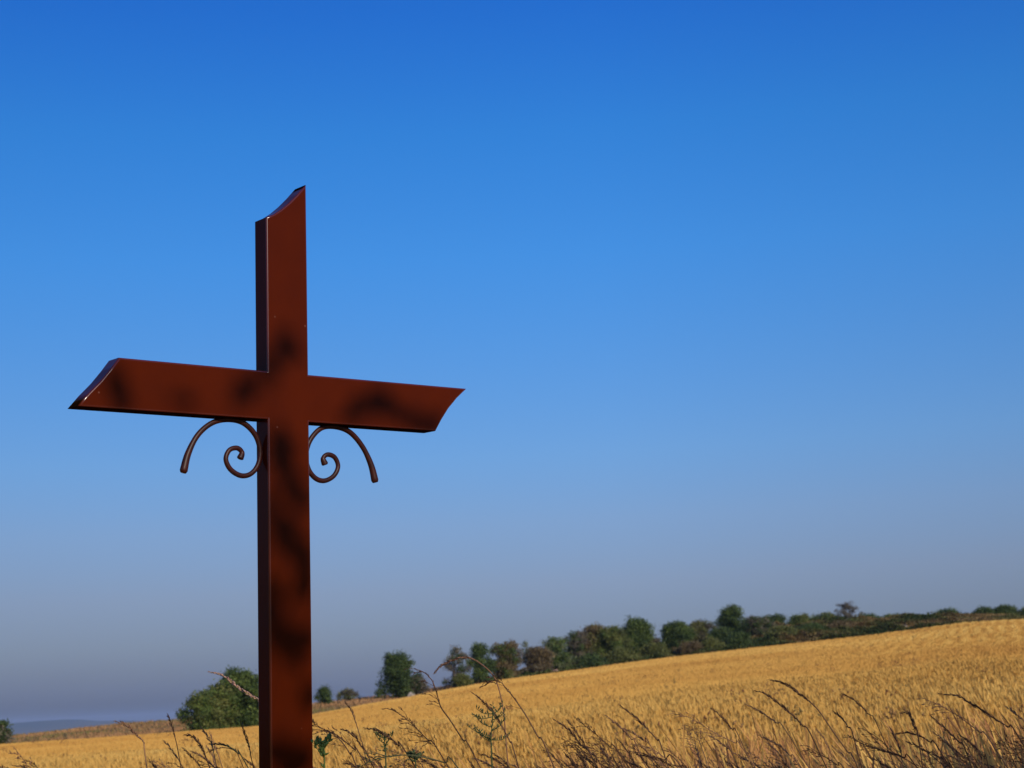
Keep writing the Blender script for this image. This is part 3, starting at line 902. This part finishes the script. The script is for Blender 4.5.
# name of style, forward distance, head length (m), thickness, loose, pixels from the tip down, label
ST = [
 (G_PALE, 4.7, 0.28, 1.7, 0, [(209, 672), (223.3, 675.5), (238.8, 688), (250, 695), (262, 703), (274, 722)], 'pale pink sunlit seed head reaching the left side of the post'),
 (G_DARK, 3.7, 0.085, .8, 0, [(167.7, 715), (171.3, 724.7), (174.8, 736.7), (177.5, 748), (181, 768)], 'short dark upright head against the brown strip left of the thicket'),
 (G_DARK, 3.6, 0.12, 1.1, 0, [(184.6, 735), (193.8, 737), (200.8, 745.8), (205, 755.6), (209, 766)], 'thick dark hooked head below the left end of the thicket'),
 (G_GREEN, 3.9, 0.12, .9, 0, [(208.5, 744), (219, 744), (229, 746.5), (238.8, 754), (246, 764)], 'nearly level greenish head below the thicket'),
 (G_DARK, 4.2, 0.08, .7, 0, [(207, 752.5), (216, 748.6), (227.5, 748), (236, 752), (241, 762)], 'faint arched head just under the level greenish one'),
 (G_RED, 3.9, 0.12, .8, 0, [(200.8, 727.5), (209, 738.8), (213.4, 750), (216, 764)], 'left one of two close reddish upright heads below the thicket'),
 (G_RED, 4.0, 0.11, .8, 0, [(209.6, 732), (213, 742), (217, 752), (222, 766)], 'right one of two close reddish upright heads below the thicket'),
 (G_DARK, 3.8, 0.12, .85, 0, [(240.5, 721), (245.8, 736), (250, 750), (252.5, 764)], 'upright dark head close to the left side of the post'),
 (G_RED, 4.1, 0.10, .7, 0, [(164, 741), (171, 749), (177, 758), (183, 768)], 'slanting reddish head at the bottom left of the thick hooked one'),
 (G_DARK, 4.1, 0.09, .7, 0, [(183, 748), (192.3, 757), (199.4, 766), (204, 774)], 'low slanting head directly under the thick hooked one'),
 (G_RED, 3.7, 0.14, 1.0, 0, [(115, 721), (127.5, 726), (137.5, 736), (144, 743), (146, 762)], 'leftmost bent reddish grass head'),
 (G_DARK, 3.6, 0.2, 1.0, 1, [(309, 720), (323.4, 729), (335, 734), (344.5, 741), (355, 750), (364, 761)], 'loose dark panicle touching the right side of the post, upper one'),
 (G_DARK, 3.75, 0.16, .9, 1, [(306, 731), (318, 730), (331, 733), (342, 742), (350, 754), (357, 768)], 'loose dark panicle touching the right side of the post, lower one'),
 (G_DARK, 3.9, 0.09, .6, 0, [(345, 702), (351.6, 710.5), (356, 723), (361, 739.8), (366, 760)], 'thin tall stalk between post and lone tree'),
 (G_DARK, 3.8, 0.12, .9, 0, [(341, 729), (349, 732), (357.4, 739.8), (363, 749), (370, 760)], 'small bent head just left of the bold arched one'),
 (G_DARK, 3.5, 0.15, 1.0, 0, [(364.5, 728.3), (375, 729.8), (386.7, 735.7), (398.4, 745.6), (409, 757)], 'bold dark arched head below the lone round tree'),
 (G_DARK, 3.6, 0.21, .95, 1, [(387.3, 708), (399.6, 714), (412, 724), (427.3, 739.7), (443.3, 758.5)], 'long straight slanting head crossing the field below the lone tree'),
 (G_DARK, 3.6, 0.16, .95, 1, [(414, 669), (423, 671.7), (431.7, 680), (435.8, 690), (439, 701.7), (442, 709), (450, 720), (463, 740), (475, 757)], 'tall S-bent stalk whose tip overlaps the lone tree'),
 (G_RED, 3.9, 0.16, 1.0, 0, [(434, 673), (443, 664.5), (456.7, 658.5), (470, 658), (480, 663.3), (490, 671.7), (497, 683), (503, 708), (506, 740)], 'high arching head in front of the left end of the tree row'),
 (G_DARK, 3.5, 0.15, 1.0, 1, [(485, 682.5), (493, 680.5), (500, 681.5), (506.7, 689), (516.7, 701.7), (526.7, 716.7), (538, 736.7), (549, 755)], 'tall nodding panicle with hanging tufts below the tree row'),
 (G_DARK, 3.7, 0.17, 1.0, 0, [(472.5, 692.5), (483, 701.7), (493, 711.7), (503, 728), (510, 741.7), (516, 758)], 'dense dark head rising beside the green weed'),
 (G_GREEN, 3.4, 0.2, 1.2, 1, [(357.7, 768), (370, 761.5), (384, 757), (406, 755), (425, 757.5), (445, 763), (460, 771)], 'wide dark green arch along the bottom below the lone tree'),
 (G_DARK, 3.9, 0.15, .9, 0, [(620, 705), (636.7, 718.5), (647.7, 729.5), (657, 740), (664, 754)], 'slanting dark head alone in mid field under the wide domed tree'),
 (G_RED, 4.1, 0.13, .8, 0, [(605, 715), (620, 726.7), (631, 739), (640, 753)], 'fainter slanting head left of the lone mid-field one'),
 (G_DARK, 3.8, 0.16, .95, 0, [(553, 719), (568.4, 729.5), (582, 746), (597, 766)], 'leftmost long head of the dark clump below the bright green tree'),
 (G_DARK, 4.0, 0.13, .8, 0, [(567, 720), (576.6, 732), (586, 747), (594, 762)], 'short head second in the dark clump below the bright green tree'),
 (G_DARK, 3.9, 0.17, .9, 1, [(576, 719), (593, 732), (609.4, 746), (622, 757)], 'loose head third in the dark clump below the bright green tree'),
 (G_RED, 4.1, 0.19, .8, 1, [(671, 713), (691.4, 718.5), (713, 732), (735, 743), (745, 752)], 'long reddish low-angled head in the centre right'),
 (G_DARK, 3.9, 0.14, .85, 0, [(711, 708), (722, 717), (732, 729), (742, 743)], 'short dark head crossing the long reddish low-angled one'),
 (G_DARK, 3.7, 0.19, 1.0, 0, [(755.7, 691), (765, 693.5), (775.5, 701), (788, 711), (802, 725), (816, 745)], 'dark arched head just below the highest one on the right'),
 (G_RED, 4.1, 0.14, .7, 0, [(745, 704), (762.5, 713), (776, 722.6), (790, 737)], 'faint reddish head left under the two high arched ones'),
 (G_DARK, 3.9, 0.13, .9, 0, [(636, 755), (648, 756), (664, 760), (681, 766)], 'almost level head on the bottom edge in the centre'),
 (G_DARK, 3.6, 0.15, 1.0, 0, [(770, 680), (785.8, 684), (798.7, 693), (807.7, 700), (819, 711), (834.8, 734), (847.7, 752), (858, 768)], 'highest dark arched head in the right foreground'),
 (G_DARK, 4.1, 0.12, .8, 0, [(843, 694), (855.4, 701), (868, 713.7), (880, 731)], 'small head floating right of the highest arched one'),
 (G_DARK, 4.0, 0.09, .95, 0, [(834, 711.5), (841, 717), (848, 727), (855, 742)], 'short thick head under the highest arched stalk'),
 (G_DARK, 3.6, 0.22, 1.0, 0, [(937.9, 694), (956, 695.7), (971.4, 703.4), (986.9, 713.7), (1007.5, 726.6), (1020, 739)], 'long bold arch near the right edge'),
 (G_RED, 3.9, 0.2, .9, 1, [(922.4, 697.8), (940.5, 706), (958.5, 716.3), (979, 731.8), (993, 745)], 'long reddish head running parallel under the bold arch near the right edge'),
 (G_DARK, 3.6, 0.10, 1.2, 0, [(901, 713), (908, 713.5), (912, 720), (914.7, 729), (919, 742)], 'thick hooked dark head between the right edge and the long arch'),
 (G_DARK, 3.8, 0.13, .9, 0, [(895.3, 734), (906, 732.5), (916, 734.5), (930, 742), (942, 754)], 'level dark head crossing the foot of the thick hook'),
 (G_DARK, 3.8, 0.17, .9, 1, [(849, 737), (868, 746), (888.9, 752.4), (904, 757.6), (916, 766)], 'low loose head slanting along the bottom right of centre'),
 (G_DARK, 3.9, 0.15, .9, 1, [(806.4, 745), (821.9, 755), (837.3, 765), (848, 774)], 'bottom edge head left under the highest arched stalk'),
 (G_DARK, 3.9, 0.14, 1.0, 0, [(930, 715), (945.6, 729), (958.5, 742), (968, 757)], 'short straight head below the parallel reddish one'),
 (G_RED, 4.0, 0.14, .8, 0, [(1005, 706), (1016, 714), (1030, 727), (1040, 745)], 'rightmost head cut by the right edge'),
]
GG = 'tall seed-headed grasses on the near verge'
for i, (gm, Y, hl, th, loose, pix, lab) in enumerate(ST):
    R_ = random.Random(i * 13 + 5)
    path = stalk_path(pix, Y * 1.14, R_)
    base = path[-1].copy()
    path = [p - base for p in path]
    root = empty('grass_stalk', base)
    tag(root, lab, 'grass', GG)
    s1, s2 = Soup(), Soup()
    grass_parts(path, hl * .95, th * 1.3, loose, R_, s1, s2, 0.0013 if th < .9 else 0.0017)
    link('stem', s1.mesh('stem'), gm if gm is not G_PALE else G_YEL, root)
    link('seed_head', s2.mesh('seed_head'), gm, root)

# branching green weeds
def weed(label, pix, Y, branches, lf, gm, seed, podw=1.0):
    R_ = random.Random(seed); Y *= 1.14
    pts = [at(px, py, Y) for px, py in pix]
    g = gz(pts[-1].x, pts[-1].y)
    pts += [Vector((pts[-1].x, pts[-1].y, (pts[-1].z + g) / 2)), Vector((pts[-1].x + .01, pts[-1].y, g - .02))]
    base = pts[-1].copy()
    pts = smooth_path([p - base for p in pts])
    root = empty('weed', base); tag(root, label, 'weed')
    s1, s2 = Soup(), Soup()
    s1.tube(pts, [.0008 + .0022 * i / len(pts) for i in range(len(pts))], 5, .4)
    for (i0, dx, dy, dz) in branches:
        p0 = pts[min(int(i0 * 5), len(pts) - 2)]
        q = p0 + Vector((dx, dz, dy)) / F * Y
        mid = p0.lerp(q, .5) + Vector((R_.uniform(-2, 2), 0, -abs(dx) * .12)) / F * Y
        br = smooth_path([p0, mid, q])
        s1.tube(br, [.0012, .0007] if False else np.linspace(.0013, .0006, len(br)), 4, .4)
        for k in range(len(br)):
            if k < 2: continue
            for _ in range(1):
                d = Vector((R_.gauss(0, .6), R_.gauss(0, .6), 1.0))
                s2.spike(br[k], d, R_.uniform(.008, .014) * lf, .0019 * lf * podw, R_.random())
    for k in range(0, len(pts) - 8):
        for _ in range(2):
            d = Vector((R_.gauss(0, .9), R_.gauss(0, .9), .9))
            s2.spike(pts[k], d, R_.uniform(.008, .018) * lf, .0018 * lf * podw, R_.random())
    link('stem', s1.mesh('stem'), gm, root); link('leaves', s2.mesh('leaves'), gm, root)
W_G = mat('weed_green', (0.06, 0.075, 0.03), rough=0.6, spec=0.2, trans=0.1, tint=[(0.035, 0.05, 0.02), (0.075, 0.095, 0.032)])
W_B = mat('weed_bright', (0.09, 0.14, 0.03), rough=0.55, spec=0.25, trans=0.15, tint=[(0.06, 0.10, 0.02), (0.13, 0.19, 0.04)])
weed('tall branching dark green weed with upright buds in the centre foreground', [(493, 706), (492.5, 720), (491, 740), (492, 766)], 3.55,
     [(.6, -16, 6, 3), (.8, -19, 2, -8), (.7, 10, 10, 4), (1.0, 13, 8, -4), (1.4, -16, 12, 5), (1.6, 14, 14, 8), (1.9, -22, 10, -6), (2.2, -12, 10, 0), (2.0, 18, 4, 5), (2.6, -15, 14, 4)], 1.0, W_G, 3)
weed('fresh bright green weed just right of the post at the bottom', [(321, 742), (322, 748), (323.5, 757), (324.5, 768)], 3.5,
     [(.6, -6, 5, 3), (.6, 6, 7, 0), (1.4, 8, 12, 4), (1.8, -9, 12, -4)], 1.25, W_B, 5, 1.6)
weed('dark green weed stub with clustered pods under the bold arched head', [(384, 735), (384.5, 742), (385, 752), (386, 768)], 3.6,
     [(.5, -8, 4, 3), (.7, 8, 5, 0), (1.3, -10, 12, 3), (1.5, 9, 11, -4)], .8, W_G, 9, 1.4)
weed('low dark green weed at the bottom left of the tall branching one', [(413, 757), (415, 762), (416, 775)], 3.5,
     [(.5, -6, 4, 3), (.9, 8, 6, 3)], 1.2, W_G, 12, 1.5)

# mass of verge grass: fine reddish blades and smaller dark heads
n = 19000
r = rng.uniform(4.0, 10.5, n) ; ph = rng.uniform(-.5, .5, n)
x, y = r * np.sin(ph), r * np.cos(ph)
cl = value_noise(x, y, 0.5, 31)
hgt = (0.66 + 0.32 * cl + rng.normal(0, .07, n)) * (1.0 + 0.02 * (6 - r))
lim = 1.3 - 0.026 * r
zt_ = np.minimum(hgt, lim + rng.normal(0, .04, n))
tV = np.array([(-.0016, 0, 0), (.0016, 0, 0), (-.0013, 0, .5), (.0013, 0, .5), (-.0016, .001, .8), (.0016, .001, .8),
               (-.004, 0.0, .9), (.004, 0, .88), (0, 0, 1.0)], np.float32)
tT = [(0, 1, 3), (0, 3, 2), (2, 3, 5), (2, 5, 4), (4, 5, 7), (4, 7, 6), (6, 7, 8)]
tC = np.array([-.1, -.1, 0, 0, .05, .05, .1, .1, .1], np.float32)
V_, T_, C_ = scatter(tV, tT, x, y, ground(ph, r) - .01, rng.uniform(0, 6.28, n), rng.uniform(.7, 1.5, n), zt_,
                     np.clip(.35 + .7 * (value_noise(x, y, .9, 33) - .3) + rng.normal(0, .2, n), .01, .99), tC,
                     (rng.normal(-.16, .16, n), rng.normal(0, .14, n)))
m_v = mat('verge_straw', (0.4, 0.2, 0.1), rough=.8, spec=.1, trans=.25, tint=[(0.24, 0.11, 0.05), (0.42, 0.20, 0.08), (0.56, 0.30, 0.09), (0.66, 0.42, 0.11)])
tag(link('verge_grass', npmesh('verge_grass', V_, T_, C_), m_v), kind='stuff')

s1 = Soup(); R_ = random.Random(77)
def rand_stalk(px, py, Y, s, R_, sc_=1.0):
    a_ = R_.uniform(.25, .95)
    L_ = R_.uniform(40, 75) * sc_
    pix = [(px, py)]
    ang = R_.uniform(.1, .9)
    for k in range(4):
        ang += R_.uniform(.05, .28)
        px += math.cos(ang) * L_ / 4; py += math.sin(ang) * L_ / 4
        pix.append((px, py))
    path = stalk_path(pix, Y * 1.14, R_)
    grass_parts(path, R_.uniform(.08, .16), R_.uniform(1.0, 1.5), R_.random() < .4, R_, s, s, .0012)
for _ in range(34):
    rand_stalk(R_.uniform(850, 1040), R_.uniform(728, 767), R_.uniform(3.6, 4.8), s1, R_)
for _ in range(34):
    rand_stalk(R_.uniform(540, 860), 770 - abs(R_.gauss(0, 12)), R_.uniform(3.7, 4.9), s1, R_)
for _ in range(18):
    rand_stalk(R_.uniform(545, 640), R_.uniform(738, 765), R_.uniform(3.7, 4.6), s1, R_)
for _ in range(26):
    rand_stalk(R_.uniform(300, 540), 771 - abs(R_.gauss(0, 10)), R_.uniform(3.5, 4.6), s1, R_)
for _ in range(22):
    rand_stalk(R_.uniform(-20, 250), 773 - abs(R_.gauss(0, 7)), R_.uniform(3.6, 4.8), s1, R_)
tag(link('verge_seed_heads', s1.mesh('verge_seed_heads'), G_DARK), kind='stuff')
s1 = Soup()
for _ in range(60):
    rand_stalk(R_.uniform(560, 1040), R_.uniform(722, 768) if R_.random() < .5 else 768 - abs(R_.gauss(0, 14)), R_.uniform(4.0, 5.6), s1, R_, .8)
for _ in range(16):
    rand_stalk(R_.uniform(0, 540), 768 - abs(R_.gauss(0, 12)), R_.uniform(4.0, 5.6), s1, R_, .8)
tag(link('verge_red_heads', s1.mesh('verge_red_heads'), G_RED), kind='stuff')
